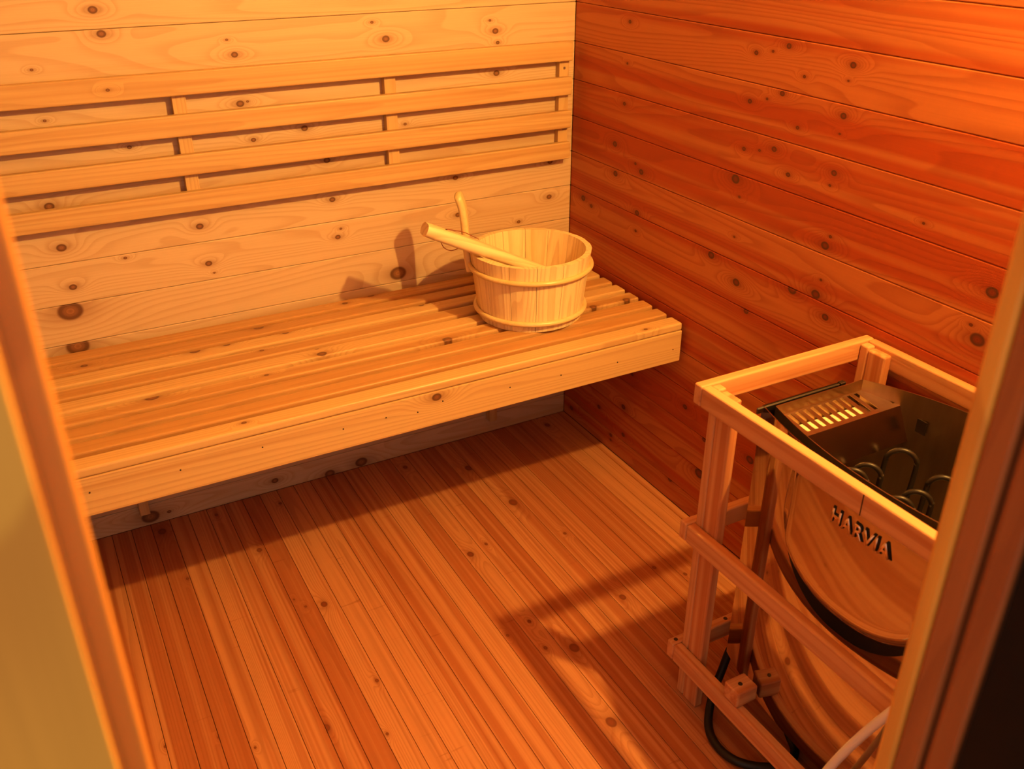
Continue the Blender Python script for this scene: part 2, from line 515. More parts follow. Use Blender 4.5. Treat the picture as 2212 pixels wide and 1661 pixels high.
def plank_mesh(length, width, thick, cham, mat, lo):
    """board lying along local x from lo to lo+length, face at local z = 0, eased long edges"""
    key = ('plank', round(length, 4), round(width, 4), thick, cham, mat.name, round(lo, 4))
    if key in _cache:
        return _cache[key]
    h = width / 2
    prof = [(-h, -thick), (-h, -cham), (-h + cham * .35, -cham * .3), (-h + cham * 1.1, 0), (h - cham * 1.1, 0), (h - cham * .35, -cham * .3), (h, -cham), (h, -thick)]
    n = len(prof)
    V = [(lo, y, z) for y, z in prof] + [(lo + length, y, z) for y, z in prof]
    F = [(i, (i + 1) % n, n + (i + 1) % n, n + i) for i in range(n)]
    F += [tuple(range(n - 1, -1, -1)), tuple(range(n, 2 * n))]
    me = bpy.data.meshes.new('plank')
    me.from_pydata(V, [], F)
    bm = bmesh.new()
    bm.from_mesh(me)
    bmesh.ops.recalc_face_normals(bm, faces=bm.faces)
    bm.to_mesh(me)
    bm.free()
    _cache[key] = finish(me, mat)
    return me


def planks_of_wall(parent, X, origin, length, lo, mat, knots, gap=0.0007, tones=None, Y=(0, 0, 1)):
    k = -1
    while True:
        z0 = M0 + k * P
        z1 = z0 + P
        if z0 > ZC - 0.005:
            break
        a, b = max(z0, 0.0), min(z1, ZC)
        zc = (a + b) / 2
        me = plank_mesh(length, b - a - gap, 0.012, 0.0016, mat.pick(len(knots.get(k, []))), lo)
        o = link('plank', me, parent, frame((origin[0], origin[1], zc), X, Y))
        sh = (z0 + z1) / 2 - zc
        grainprops(o, [(q[0], q[1] + sh, q[2]) for q in knots.get(k, [])], None if tones is None else tones(k))
        k += 1


wall_back = struct_box('wall_back', (XL - 0.06, 0.0125, -0.03), (0.06, 0.06, ZC + 0.03), M_GAP)
planks_of_wall(wall_back, (1, 0, 0), (0, 0), 1.95 - 0.0018, -1.95, M_WALL, KB, tones=lambda k: RNG.uniform(0.15, 0.6) if k > 1 else 0.5)  # lowest boards fixed at mid tone, under-bench shade put into their colour
wall_right = struct_box('wall_right', (0.0125, YF - 0.07, -0.03), (0.06, 0.0125, ZC + 0.03), M_GAP)
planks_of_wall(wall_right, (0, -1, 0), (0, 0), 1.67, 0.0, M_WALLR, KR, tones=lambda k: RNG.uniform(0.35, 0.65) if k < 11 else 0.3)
wall_left = struct_box('wall_left', (XL - 0.06, YF - 0.07, -0.03), (XL - 0.0125, 0.0125, ZC + 0.03), M_GAP)
planks_of_wall(wall_left, (0, 1, 0), (XL, 0), 1.67, -1.67, M_PLAIN, {})

floor = struct_box('floor', (XL - 0.06, YF - 0.075, -0.06), (0.06, 0.06, -0.0125), M_GAP)
Q0, Q = 0.24978 * P, 0.49736 * P
FT = random.Random(23)
j = -1
while True:
    a, b = max(0.0, Q0 + j * Q), min(1.95, Q0 + (j + 1) * Q)
    if a >= 1.945:
        break
    c = (a + b) / 2
    me = plank_mesh(1.74, b - a - 0.0009, 0.012, 0.0007, M_FLOOR.pick(len(KF.get(j, []))), -1.74)
    o = link('plank', me, floor, frame((-c, 0, 0), (0, 1, 0), (-1, 0, 0)))
    sh = Q0 + (j + .5) * Q - c
    grainprops(o, [(q[0], q[1] + sh, q[2] * 0.72) for q in KF.get(j, [])], FT.choice((0.2, 0.35, 0.45, 0.55, 0.65, 0.8)))
    j += 1

ceiling = struct_box('ceiling', (XL - 0.06, YF - 0.07, ZC), (0.06, 0.06, ZC + 0.05), M_PLAIN)

# front wall with the door opening the camera looks through
JL, JR, DH = -1.2864, -0.689, 1.92
V, F = [], []


def addbox(lo, hi):
    i = len(V)
    for z in (lo[2], hi[2]):
        for x, y in ((lo[0], lo[1]), (hi[0], lo[1]), (hi[0], hi[1]), (lo[0], hi[1])):
            V.append((x, y, z))
    F.extend([(i, i + 3, i + 2, i + 1), (i + 4, i + 5, i + 6, i + 7), (i, i + 1, i + 5, i + 4), (i + 1, i + 2, i + 6, i + 5), (i + 2, i + 3, i + 7, i + 6), (i + 3, i, i + 4, i + 7)])


WX0, WX1, WZ0, WZ1 = -1.88, -1.492, 0.16, 1.90     # added glazed opening left of the door, unseen, lets fill light in
addbox((XL - 0.06, -1.735, 0), (WX0, YF, ZC))
addbox((WX1, -1.712, 0), (JL - 0.034, YF, ZC))
addbox((WX0, -1.735, 0), (WX1, YF, WZ0))
addbox((WX0, -1.735, WZ1), (WX1, YF, ZC))
addbox((JR + 0.034, -1.735, 0), (0.012, YF, ZC))
addbox((JL - 0.034, -1.735, DH + 0.03), (JR + 0.034, YF, ZC))
wf = mesh_obj('wall_front', V, F, M_PLAIN)
BASE[wf.name] = Matrix.Identity(4)
tag(wf, kind='structure')
grainprops(wf)


def jamb(name, lo, hi, mat, tone=0.3, bev=0.003):
    o = wbox(name, None, lo, hi, 'z', mat, bev, tone=tone)
    tag(o, kind='structure')
    BASE[o.name] = o.matrix_world.copy()
    return o


t1 = jamb('trim_1', (JL - 0.033, -1.725, 0), (JL, YF, DH), M_JAMBM, 0.3, 0.0015)
b = wbox('jamb_board', t1, (JL - 0.033, -1.7300, 0), (JL - 0.0102, -1.7255, DH), 'z', M_JAMBD, 0.0015, tone=0.5)  # brown wood here also stands in for shade on the reveal
b = wbox('casing_backing', t1, (JL - 0.20, -1.7305, 0), (JL - 0.0335, -1.7125, DH + 0.05), 'z', M_JAMB, 0.0008, tone=0.15)
b = wbox('casing', t1, (JL - 0.20, -1.7390, 0), (JL - 0.0112, -1.7310, DH + 0.05), 'z', M_JAMB, 0.001, tone=0.15)
t2 = jamb('trim_2', (JR, -1.688, 0), (JR + 0.033, YF, DH), M_JAMB, 0.8, 0.004)
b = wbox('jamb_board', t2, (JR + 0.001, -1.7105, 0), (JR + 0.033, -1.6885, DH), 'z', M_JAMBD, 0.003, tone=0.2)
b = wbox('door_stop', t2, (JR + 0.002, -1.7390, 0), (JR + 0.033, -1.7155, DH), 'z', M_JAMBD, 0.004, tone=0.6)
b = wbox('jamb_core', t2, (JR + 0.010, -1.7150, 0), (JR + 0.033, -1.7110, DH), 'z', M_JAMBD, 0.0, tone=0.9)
t3 = wbox('trim_3', None, (JL - 0.033, -1.739, DH), (JR + 0.033, YF, DH + 0.03), 'x', M_JAMB, 0.003)
tag(t3, kind='structure')

win = struct_box('fill_window_1', (WX0 + 0.001, -1.690, WZ0 + 0.001), (WX1 - 0.001, -1.684, WZ1 - 0.001), M_PANE)  # pane of the added opening, unseen, brightens the left of the room
for lo, hi, ax in (((WX0 + .001, -1.711, WZ0 + .001), (WX0 + .026, -1.6905, WZ1 - .001), 'z'), ((WX1 - .026, -1.711, WZ0 + .001), (WX1 - .001, -1.6905, WZ1 - .001), 'z'),
                   ((WX0 + .0265, -1.711, WZ0 + .001), (WX1 - .0265, -1.6905, WZ0 + .026), 'x'), ((WX0 + .0265, -1.711, WZ1 - .026), (WX1 - .0265, -1.6905, WZ1 - .001), 'x')):
    wbox('fill_window_frame', win, lo, hi, ax, M_JAMB, 0.002)

# the door stands open, its dark glass leaf swung out along the right jamb
d = Vector((0.14, -1.0, 0)).normalized()
nrm = Vector((1.0, 0.14, 0)).normalized()
hx = Vector((-0.6855, -1.7425, 0))
V, F = [], []
A_, B_ = hx, hx + d * 0.60
for z in (0.012, 1.90):
    for p in (A_, B_, B_ + nrm * 0.012, A_ + nrm * 0.012):
        V.append((p.x, p.y, z))
F = [(0, 3, 2, 1), (4, 5, 6, 7), (0, 1, 5, 4), (1, 2, 6, 5), (2, 3, 7, 6), (3, 0, 4, 7)]
door = mesh_obj('door_1', V, F, M_GLASSD)
BASE[door.name] = Matrix.Identity(4)
tag(door, kind='structure')
hp = A_ + d * 0.52 - nrm * 0.012
wbox('door_handle', door, (hp.x - 0.011, hp.y - 0.011, 0.85), (hp.x + 0.011, hp.y + 0.011, 1.12), 'z', M_PINE, 0.004)
out = struct_box('floor_outside', (-3.2, -4.2, -0.06), (1.2, -1.7455, -0.0005), M_OUT)

# ------------------------------------------------------------------ bench
ZB = 0.4985
bench = thing('sauna_bench', (-0.95, -0.26, 0.0), 'long slatted cedar bench along the knotty back wall, carrying the bucket', 'bench')
BX0, BX1 = -1.945, -0.0125
TS = [0.22, 0.95, 0.85, 0.55, 0.02, 0.7, 0.08, 0.8, 0.75]
for i in range(9):
    y0 = -0.5215 + 0.0573 * i
    wbox('slat', bench, (BX0, y0, ZB - (0.0185 if i == 0 else 0.036)), (BX1, y0 + 0.0415, ZB), 'x', M_BENCH, 0.0045, KS.get(i, []), TS[i], seg=3)
AP = Vector(((BX0 + BX1) / 2, (-0.5225 - 0.504) / 2, (0.402 + ZB - 0.0190) / 2))
apron = link('front_board', box_mesh(BX1 - BX0, ZB - 0.0190 - 0.402, 0.0185, 0.002, M_BENCH.pick(1), 2), bench, frame(AP, (1, 0, 0), (0, 0, 1)))
grainprops(apron, [(-0.633 - AP.x, 0.4665 - AP.z, 0.0085)], 0.2)
nails = [(-1.294, .450), (-1.141, .449), (-0.991, .453), (-0.833, .448), (-0.744, .449), (-0.676, .443), (-0.62, .454), (-0.464, .446), (-0.338, .444), (-0.19, .440), (-0.035, .436)]

def disc_mesh(r, h, mat, n=14):
    bm = bmesh.new()
    bmesh.ops.create_cone(bm, cap_ends=True, segments=n, radius1=r, radius2=r * .93, depth=h)
    me_ = bpy.data.meshes.new('disc')
    bm.to_mesh(me_)
    bm.free()
    return finish(me_, mat)


nm = disc_mesh(0.0016, 0.001, M_BLACK, 8)
for x, z in nails:
    link('nail', nm, bench, Matrix.Translation((x, -0.5227, z)) @ Matrix.Rotation(math.radians(90), 4, 'X'))
for x in (-1.6, -0.975, -0.35, -0.05):
    wbox('bearer', bench, (x - 0.019, -0.5035, 0.415), (x + 0.019, -0.0215, ZB - 0.0365), 'y', M_BENCH, 0.002)
for x in (-1.193, -0.250):
    wbox('wall_bracket', bench, (x - 0.0115, -0.026, 0.048), (x + 0.0115, -0.0005, 0.414), 'z', M_BACK, 0.0015, tone=0.35)
wbox('wall_ledger', bench, (BX0, -0.0205, 0.4145), (BX1, -0.0005, 0.4620), 'x', M_BENCH, 0.002)

# ------------------------------------------------------------------ backrest
rest = thing('backrest', (-0.95, -0.018, 0.77), 'slatted cedar backrest of four long boards on the back wall above the bench', 'backrest')
for z0, z1, tn in ((1.009, 1.055, .45), (0.928, 0.9715, .55), (0.8475, 0.8905, .6), (0.770, 0.8125, .5)):
    kk = [(-1.09, 0.0, 0.003)] if z0 > 1 else ()
    lo, hi = Vector((-1.90, -0.0365, z0)), Vector((-0.027, -0.0185, z1))
    c = (lo + hi) / 2
    me = box_mesh(hi.x - lo.x, hi.z - lo.z, hi.y - lo.y, 0.003, M_BACK.pick(len(kk)), 3)
    o = link('slat', me, rest, frame(c, (1, 0, 0), (0, 0, 1)))
    grainprops(o, [(k[0] - c.x, k[1], k[2]) for k in kk], tn)
for x in (-1.8755, -1.417, -0.958, -0.4985, -0.0405):
    wbox('batten', rest, (x - 0.0138, -0.0183, 0.772), (x + 0.0138, -0.0004, 1.0505), 'z', M_BACK, 0.001, tone=0.15)
sm = disc_mesh(0.0035, 0.0016, M_SCREW, 12)
for z in (0.9905, 0.8425):
    link('screw', sm, rest, Matrix.Translation((-0.0405, -0.0188, z)) @ Matrix.Rotation(math.radians(90), 4, 'X'))

# ------------------------------------------------------------------ bucket
BC = Vector((-0.288, -0.295, ZB))
RB, RT, BH = 0.121, 0.140, 0.158
bucket = thing('wooden_bucket', BC, 'round pale pine stave bucket with two rod hoops standing on the bench', 'bucket')
NS = 14


def stave_mesh(h0, h1):
    V, F = [], []
    nphi, nz = 5, 4
    half = math.pi / NS - 0.0035
    for iz in range(nz + 1):
        z = h0 + (h1 - h0) * iz / nz
        r = RB + (RT - RB) * z / BH
        for ip in range(nphi):
            a = -half + 2 * half * ip / (nphi - 1)
            e = 0.0012 if (ip in (0, nphi - 1)) else 0.0
            V.append((z, (r - e) * math.sin(a), (r - e) * math.cos(a)))
        for ip in range(nphi):
            a = half - 2 * half * ip / (nphi - 1)
            V.append((z, (r - 0.0135) * math.sin(a), (r - 0.0135) * math.cos(a)))
    m = 2 * nphi
    for iz in range(nz):
        for k in range(m):
            F.append((iz * m + k, iz * m + (k + 1) % m, (iz + 1) * m + (k + 1) % m, (iz + 1) * m + k))
    F.append(tuple(range(m - 1, -1, -1)))
    F.append(tuple(range(nz * m, nz * m + m)))
    me = bpy.data.meshes.new('stave')
    me.from_pydata(V, [], F)
    bm = bmesh.new()
    bm.from_mesh(me)
    bmesh.ops.recalc_face_normals(bm, faces=bm.faces)
    bm.to_mesh(me)
    bm.free()
    return finish(me, M_PINE)


smesh = stave_mesh(0.0, BH)
TH0 = math.atan2(-0.87, 0.49)
for i in range(NS):
    th = TH0 + (i + 0.45) * 2 * math.pi / NS
    rad = Vector((math.cos(th), math.sin(th), 0))
    o = link('stave', smesh, bucket, frame(BC, (0, 0, 1), Vector((math.sin(th), -math.cos(th), 0))))
    grainprops(o, (), RNG.choice((0.1, 0.25, 0.3, 0.5, 0.6)))


def hoop(z, rr):
    R0 = RB + (RT - RB) * z / BH + rr * 0.72
    path = [BC + Vector((R0 * math.cos(a), R0 * math.sin(a), z)) for a in [2 * math.pi * k / 72 for k in range(72)]]
    o = sweep('hoop', path, lambda i, t: ring(rr, 10), M_HOOP, bucket, closed=True)
    grainprops(o)


hoop(0.1225, 0.0058)
hoop(0.0215, 0.0058)
V = [(0, 0, 0)] + [((RB - 0.012) * math.cos(2 * math.pi * k / 40), (RB - 0.012) * math.sin(2 * math.pi * k / 40), 0) for k in range(40)]
V += [(v[0], v[1], 0.012) for v in V]
F = []
for k in range(40):
    a, b = 1 + k, 1 + (k + 1) % 40
    F += [(0, b, a), (41, 41 + a, 41 + b), (a, b, 41 + b, 41 + a)]
o = mesh_obj('base', V, F, M_PINE, bucket, matrix=Matrix.Translation(BC + Vector((0, 0, 0.012))))
grainprops(o)
# long ear stave with the flat grip
er = Vector((-0.87, 0.494, 0)).normalized()
prof = [(0.1395, 0.104), (0.1415, 0.120), (0.1440, 0.140), (0.1462, 0.165), (0.1482, 0.195), (0.1500, 0.222), (0.1535, 0.250), (0.1600, 0.272), (0.1650, 0.284)]
path = catmull([BC + er * a + Vector((0, 0, b)) for a, b in prof], 4)
npth = len(path)


def ear_sect(i, t):
    w = 0.040 if t < 0.45 else 0.040 + 0.008 * math.sin(min(1, (t - .45) / .4) * math.pi / 2)
    if t > 0.86:
        w *= math.sqrt(max(0.04, 1 - ((t - 0.86) / 0.145) ** 2))
    h = 0.0165 if t < 0.94 else 0.0165 * math.sqrt(max(0.1, 1 - ((t - 0.94) / 0.065) ** 2))
    return rrect(h, w, 0.0075, 4)


side = Vector((0, 0, 1)).cross(er)
o = sweep('handle', path, ear_sect, M_HOOP, bucket, up=(-er.y, er.x, 0))
grainprops(o)

# ------------------------------------------------------------------ ladle resting in the bucket
E0, Q1 = Vector((-0.541, -0.280, 0.7355)), Vector((-0.300, -0.304, 0.6175))
LD = (Q1 - E0).normalized()
ladle = thing('wooden_ladle', Q1, 'pale wooden ladle with red cord leaning over the bucket rim', 'ladle')
LEN = 0.352
lpath = [E0 + LD * (LEN * k / 26) for k in range(27)]
lpath = [E0 - LD * 0.0] + lpath[1:]


def ladle_sect(i, t):
    w = 0.043 - 0.016 * max(0, t - 0.45)
    h = 0.0290 - 0.012 * max(0, t - 0.35)
    if i == 0:
        w, h = w * .97, h * .95
    return rrect(w, h, h * 0.46, 5)


lo_ = sweep('handle', [p - Vector((0, 0, 0.0)) for p in lpath], ladle_sect, M_PINE, ladle, up=(0, 0, 1))
lo_.data.set_sharp_from_angle(angle=math.radians(38))
# grain along the handle
Mf = frame(E0, LD, (0, 1, 0))
lo_.data.transform(Mf.inverted())
lo_.matrix_parent_inverse = BASE[ladle.name].inverted()
lo_.matrix_basis = Mf
grainprops(lo_, (), 0.2, seed=2.6)
tipc = E0 + LD * (LEN + 0.012)
V, F = [], []
nr, na = 7, 24
for sgn, rad in ((1, 0.027), (-1, 0.0235)):
    for i in range(nr):
        a = math.pi / 2 * i / (nr - 1)
        for k in range(na):
            b = 2 * math.pi * k / na
            V.append((rad * math.cos(a) * math.cos(b), rad * math.cos(a) * math.sin(b), -rad * 0.9 * math.sin(a)))
for s in range(2):
    o0 = s * nr * na
    for i in range(nr - 1):
        for k in range(na):
            q = (o0 + i * na + k, o0 + i * na + (k + 1) % na, o0 + (i + 1) * na + (k + 1) % na, o0 + (i + 1) * na + k)
            F.append(q if s == 0 else q[::-1])
for k in range(na):
    F.append((k, (k + 1) % na, nr * na + (k + 1) % na, nr * na + k))
o = mesh_obj('bowl', V, F, M_PINE, ladle, True, Matrix.Translation(tipc + Vector((0, 0, 0.006))))
grainprops(o)
us = LD.cross(Vector((0, 0, 1))).normalized()
un = us.cross(LD).normalized()
hole = E0 + LD * 0.047 + un * 0.0147
o = link('hanging_hole', disc_mesh(0.0030, 0.0008, M_BLACK, 12), ladle, frame(hole, LD, -us if LD.cross(-us).dot(un) > 0 else us))
cp = [hole + un * 0.001, hole + LD * 0.02 - us * 0.006 + un * 0.003, hole + LD * 0.045 - us * 0.008 + un * 0.006, hole + LD * 0.068 - us * 0.004 + un * 0.005,
      hole + LD * 0.082 - us * 0.001 + un * 0.004]
o = sweep('cord', catmull(cp, 6), lambda i, t: ring(0.0009, 6), M_CORD, ladle)
cp2 = [hole - un * 0.030, hole + LD * 0.012 - un * 0.039 + us * 0.002, hole + LD * 0.03 - un * 0.040, hole + LD * 0.044 - un * 0.031 - us * 0.001]
o = sweep('cord', catmull(cp2, 6), lambda i, t: ring(0.0009, 6), M_CORD, ladle)

# ------------------------------------------------------------------ wooden guard round the heater
GX, GY0, GY1, GT = -0.393, -1.0200, -1.6500, 0.0186
guard = thing('heater_guard', (-0.2, -1.335, 0.0), 'open cedar rail guard frame standing round the metal heater', 'guard')
R3 = 0.0035


def rail(name, lo, hi, axis, tone=None):
    return wbox(name, guard, lo, hi, axis, M_GUARD, R3, tone=tone, seg=3)


for z0, z1 in ((0.635, 0.672), (0.363, 0.400), (0.083, 0.1215)):
    rail('side_rail', (GX, GY0 - GT, z0), (-0.0045, GY0, z1), 'x', 0.35)
    rail('side_rail', (GX, GY1, z0), (-0.0045, GY1 + GT, z1), 'x')
    rail('front_rail', (GX, GY1 + GT + .0003, z0), (GX + GT, GY0 - GT - .0003, z1), 'y', 0.45)
rail('rear_rail', (-0.0215, GY1 + GT + .0003, 0.635), (-0.0045, GY0 - GT - .0003, 0.672), 'y', 0.5)
for x0 in (GX + GT + 0.0003, -0.0400):
    for ya, yb in ((GY0 - GT - 0.0004, -1), (GY1 + GT + 0.0004, 1)):
        y1 = ya + yb * 0.0185
        y2 = y1 + yb * 0.0375
        zt = 0.670 if x0 < -0.1 else 0.669
        rail('post', (x0, min(ya, y1), 0), (x0 + 0.0182, max(ya, y1), zt), 'z', 0.2)
        rail('post', (x0, min(y1, y2), 0), (x0 + 0.0182, max(y1, y2), zt - 0.004), 'z', 0.6)
rail('spacer_block', (GX + 0.001, -1.2155, 0.1218), (-0.3472, -1.1785, 0.155), 'x', 0.6)
wb0 = link('rail_split', box_mesh(0.0006, 0.0013, 0.034, 0.0, M_BLACK), guard, Matrix.Translation((GX - 0.0002, -1.3760, 0.6535)))
gs = disc_mesh(0.0042, 0.0012, M_DARKST, 12)
for p in ((-0.372, -1.197, 0.1553), (GX + 0.013, GY0 - 0.009, 0.1218), (-0.26, GY0 - 0.009, 0.1218)):
    link('screw', gs, guard, Matrix.Translation(p))

# ------------------------------------------------------------------ electric heater
YC, HW = -1.345, 0.247
HT, HB = 0.648, 0.120
heater = thing('sauna_heater', (-0.2, YC, HB), 'polished steel electric sauna heater with open element well inside the guard', 'heater')


def xf(y):
    return -0.356 + 0.041 * ((y - YC) / HW) ** 2


def xb(y):
    return -0.041 - 0.073 * ((y - YC) / HW) ** 2


def sheet(name, path, z0, z1, th, mat, closed=False, smooth=True, nz=1):
    """upright sheet metal following a plan path, th thick to its inner side"""
    n = len(path)
    pts = [Vector((p[0], p[1], 0)) for p in path]
    V, F = [], []
    cen = Vector((-0.2, YC, 0))
    offs = []
    for i in range(n):
        a = pts[i - 1] if (i > 0 or closed) else pts[i]
        b = pts[(i + 1) % n] if (i < n - 1 or closed) else pts[i]
        T = (b - a).normalized()
        N = Vector((-T.y, T.x, 0))
        if N.dot(cen - pts[i]) < 0:
            N = -N
        offs.append(N * th)
    for i in range(n):
        for z in (z0, z1):
            V.append((pts[i].x, pts[i].y, z))
        q = pts[i] + offs[i]
        for z in (z1, z0):
            V.append((q.x, q.y, z))
    for i in range(n if closed else n - 1):
        j2 = (i + 1) % n
        for k in range(4):
            F.append((i * 4 + k, i * 4 + (k + 1) % 4, j2 * 4 + (k + 1) % 4, j2 * 4 + k))
    if not closed:
        F.append((0, 1, 2, 3))
        F.append(((n - 1) * 4 + 3, (n - 1) * 4 + 2, (n - 1) * 4 + 1, (n - 1) * 4))
    o = mesh_obj(name, V, F, mat, heater, False)
    if smooth:
        me = o.data
        for p in me.polygons:
            p.use_smooth = abs(p.normal.z) < 0.5
        me.set_sharp_from_angle(angle=math.radians(35))
    return o


N = 40
ys = [YC + HW - 2 * HW * k / N for k in range(N + 1)]
front = [(xf(y), y) for y in ys]
shell = [(-0.150, YC + HW)] + [(-0.25, YC + HW)] + front + [(-0.25, YC - HW), (-0.150, YC - HW)]
sheet('outer_shell', shell, HB, HT, 0.0015, M_STEEL)
HL = HW - 0.013
ysl = [YC + HL - 2 * HL * k / N for k in range(N + 1)]
liner = [(xf(y) + 0.020, y) for y in ysl] + [(xb(y), y) for y in reversed(ysl)]
sheet('inner_liner', liner, 0.40, HT, 0.0013, M_LINER, closed=True)
# rolled top edge of the left side with its folded ends
wb = lambda n_, lo, hi, m_, bv=0.001: (lambda o: o)(link(n_, box_mesh(*(Vector(hi) - Vector(lo)), bv, m_), heater, Matrix.Translation((Vector(lo) + Vector(hi)) / 2)))
wb('folded_edge', (-0.330, YC + HW - 0.006, HT - 0.012), (-0.150, YC + HW - 0.0018, HT - 0.0005), M_DARKST, 0.0018)
wb('folded_edge', (-0.150, YC + HW - 0.008, HT - 0.014), (-0.139, YC + HW + 0.001, HT + 0.001), M_DARKST, 0.001)
# floor and base plate
V, F = [], []
plan = [(xf(y) + 0.0020, y) for y in ys[1:-1]] + [(xb(y) - 0.001, y) for y in reversed(ys[1:-1])]
for z in (HB + 0.001, HB + 0.003):
    V += [(x, y, z) for x, y in plan]
n = len(plan)
F = [tuple(range(n)), tuple(range(2 * n - 1, n - 1, -1))] + [(i, (i + 1) % n, n + (i + 1) % n, n + i) for i in range(n)]
mesh_obj('base_plate', V, F, M_BLACK, heater)
V, F = [], []
plan = [(xf(y) + 0.0218, y) for y in ysl[1:-1]] + [(xb(y) - 0.0016, y) for y in reversed(ysl[1:-1])]
for z in (0.402, 0.404):
    V += [(x, y, z) for x, y in plan]
n = len(plan)
F = [tuple(range(n)), tuple(range(2 * n - 1, n - 1, -1))] + [(i, (i + 1) % n, n + (i + 1) % n, n + i) for i in range(n)]
mesh_obj('well_floor', V, F, M_DARKST, heater)
yk = -1.207
wb('knockout_hole', (xb(yk) - 0.0034, yk - 0.013, 0.583), (xb(yk) - 0.0015, yk + 0.013, 0.607), M_DARKST, 0.0)
wb('wall_mount', (-0.042, YC - 0.12, 0.25), (-0.0005, YC + 0.12, 0.55), M_DARKST, 0.002)

# slotted air deflector along the left end of the well
ya, za, yb_, zb_ = -1.1125, 0.628, -1.172, 0.620
xs0, xs1 = xf(ya) + 0.0225, xb(ya) - 0.002
sl = Vector((0, yb_ - ya, zb_ - za))
slL = sl.length
sl.normalize()
V, F = [], []


def plate_box(u0, u1, v0, v1, th=0.001):
    i = len(V)
    nn = Vector((1, 0, 0)).cross(sl).normalized()
    for w in (0, -th):
        for u, v in ((u0, v0), (u1, v0), (u1, v1), (u0, v1)):
            p = Vector((u, ya, za)) + sl * v + (nn if nn.z > 0 else -nn) * w
            V.append(p)
    F.extend([(i, i + 1, i + 2, i + 3), (i + 7, i + 6, i + 5, i + 4), (i, i + 4, i + 5, i + 1), (i + 1, i + 5, i + 6, i + 2), (i + 2, i + 6, i + 7, i + 3), (i + 3, i + 7, i + 4, i)])


NSL = 10
pitch = 0.0165
s0 = -0.2765
v0, v1 = 0.004, 0.051
xe0, xe1 = xs0 - 0.004, xs1 + 0.022
plate_box(xs0, xe1 - 0.02, 0, v0)
plate_box(xs0 - 0.012, xe1 + 0.008, v1, slL)
cur = xs0 - 0.006
for k in range(NSL):
    a = s0 + pitch * k
    plate_box(cur, a, v0, v1)
    cur = a + 0.0085
plate_box(cur, xe1, v0, v1)
mesh_obj('slotted_plate', V, F, M_LINER, heater)
yd, zd = -1.194, 0.560
V = [(xf(yb_) + 0.0225, yb_, zb_), (xb(yb_) - 0.0016, yb_, zb_), (xb(yd) - 0.0016, yd, zd), (xf(yd) + 0.0225, yd, zd)]
V += [(v[0], v[1] + 0.001, v[2]) for v in V]
F = [(0, 1, 2, 3), (7, 6, 5, 4), (0, 4, 5, 1), (1, 5, 6, 2), (2, 6, 7, 3), (3, 7, 4, 0)]
mesh_obj('deflector_face', V, F, M_DEFL, heater)
wb('insulation_board', (xs0 + 0.004, yb_ + 0.004, 0.588), (xs1 + 0.004, ya - 0.0015, 0.600), M_WOOL, 0.002)

# heating element loops
ud = Vector((0.62, -0.785, 0)).normalized()
for (x, y, za_, rr) in ((-0.222, -1.222, 0.566, 0.020), (-0.190, -1.222, 0.566, 0.021), (-0.113, -1.222, 0.570, 0.024),
                        (-0.220, -1.310, 0.566, 0.020), (-0.182, -1.312, 0.566, 0.021), (-0.120, -1.308, 0.570, 0.022),
                        (-0.220, -1.400, 0.566, 0.020), (-0.182, -1.402, 0.566, 0.021), (-0.120, -1.398, 0.568, 0.022)):
    c = Vector((x, y, za_ - rr))
    lean = Vector((-0.04, 0, 0))
    pts = [c - ud * rr + Vector((0, 0, -0.135)) + lean * 0.4]
    pts += [c - ud * rr + Vector((0, 0, -0.05)) + lean * 0.1]
    pts += [c - ud * rr * math.cos(a) + Vector((0, 0, rr * math.sin(a))) for a in [math.pi * q / 10 for q in range(11)]]
    pts += [c + ud * rr + Vector((0, 0, -0.05)) + lean * 0.1, c + ud * rr + Vector((0, 0, -0.135)) + lean * 0.4]
    sweep('heating_element', catmull(pts, 3), lambda i, t: ring(0.0043, 10), M_ELEM, heater, up=(ud.y, -ud.x, 0))

# bulged front panel with the curved lower edge
SY, SHW, SB, STp = -1.352, 0.150, 0.420, 0.535


def edge_z(y):
    u = min(1.0, abs(y - SY) / SHW)
    return STp - (STp - SB) * math.sqrt(max(0.0, 1 - u ** 2.3))


def panel_lift(u, z, zb2):
    k = min(1.0, (z - zb2) / 0.032)
    fade = 1.0 - 0.85 * min(1.0, max(0.0, (z - zb2 - 0.02) / 0.20))
    side_k = min(1.0, (1 - abs(u)) / 0.22)
    side_k = side_k * side_k * (3 - 2 * side_k)
    return 0.0012 + 0.0135 * (k * (2 - k)) * fade * side_k


NV, NU = 26, 44
V, F = [], []
for iu in range(NU + 1):
    u = -1 + 2 * iu / NU
    u = math.copysign(1 - (1 - abs(u)) ** 1.35, u)
    y = SY - u * SHW
    zb2 = edge_z(y)
    for iv in range(NV + 1):
        v = (iv / NV) ** 1.4
        z = zb2 + (HT - 0.002 - zb2) * v
        lift = panel_lift(u, z, zb2)
        V.append((xf(y) - 0.0012 - lift, y, z))
m = NV + 1
for iu in range(NU):
    for iv in range(NV):
        F.append((iu * m + iv, iu * m + iv + 1, (iu + 1) * m + iv + 1, (iu + 1) * m + iv))
panel = mesh_obj('front_panel', V, F, M_STEEL, heater, True)
PANELV = V
BASE[panel.name] = Matrix.Identity(4)
# dark air slot under the panel's curved edge
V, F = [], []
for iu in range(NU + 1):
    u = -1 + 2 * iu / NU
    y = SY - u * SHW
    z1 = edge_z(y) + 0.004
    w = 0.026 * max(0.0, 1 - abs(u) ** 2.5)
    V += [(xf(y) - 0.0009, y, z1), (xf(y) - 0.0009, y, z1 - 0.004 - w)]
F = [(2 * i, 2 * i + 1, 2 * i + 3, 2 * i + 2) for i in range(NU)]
mesh_obj('air_slot', V, F, M_BLACK, heater)


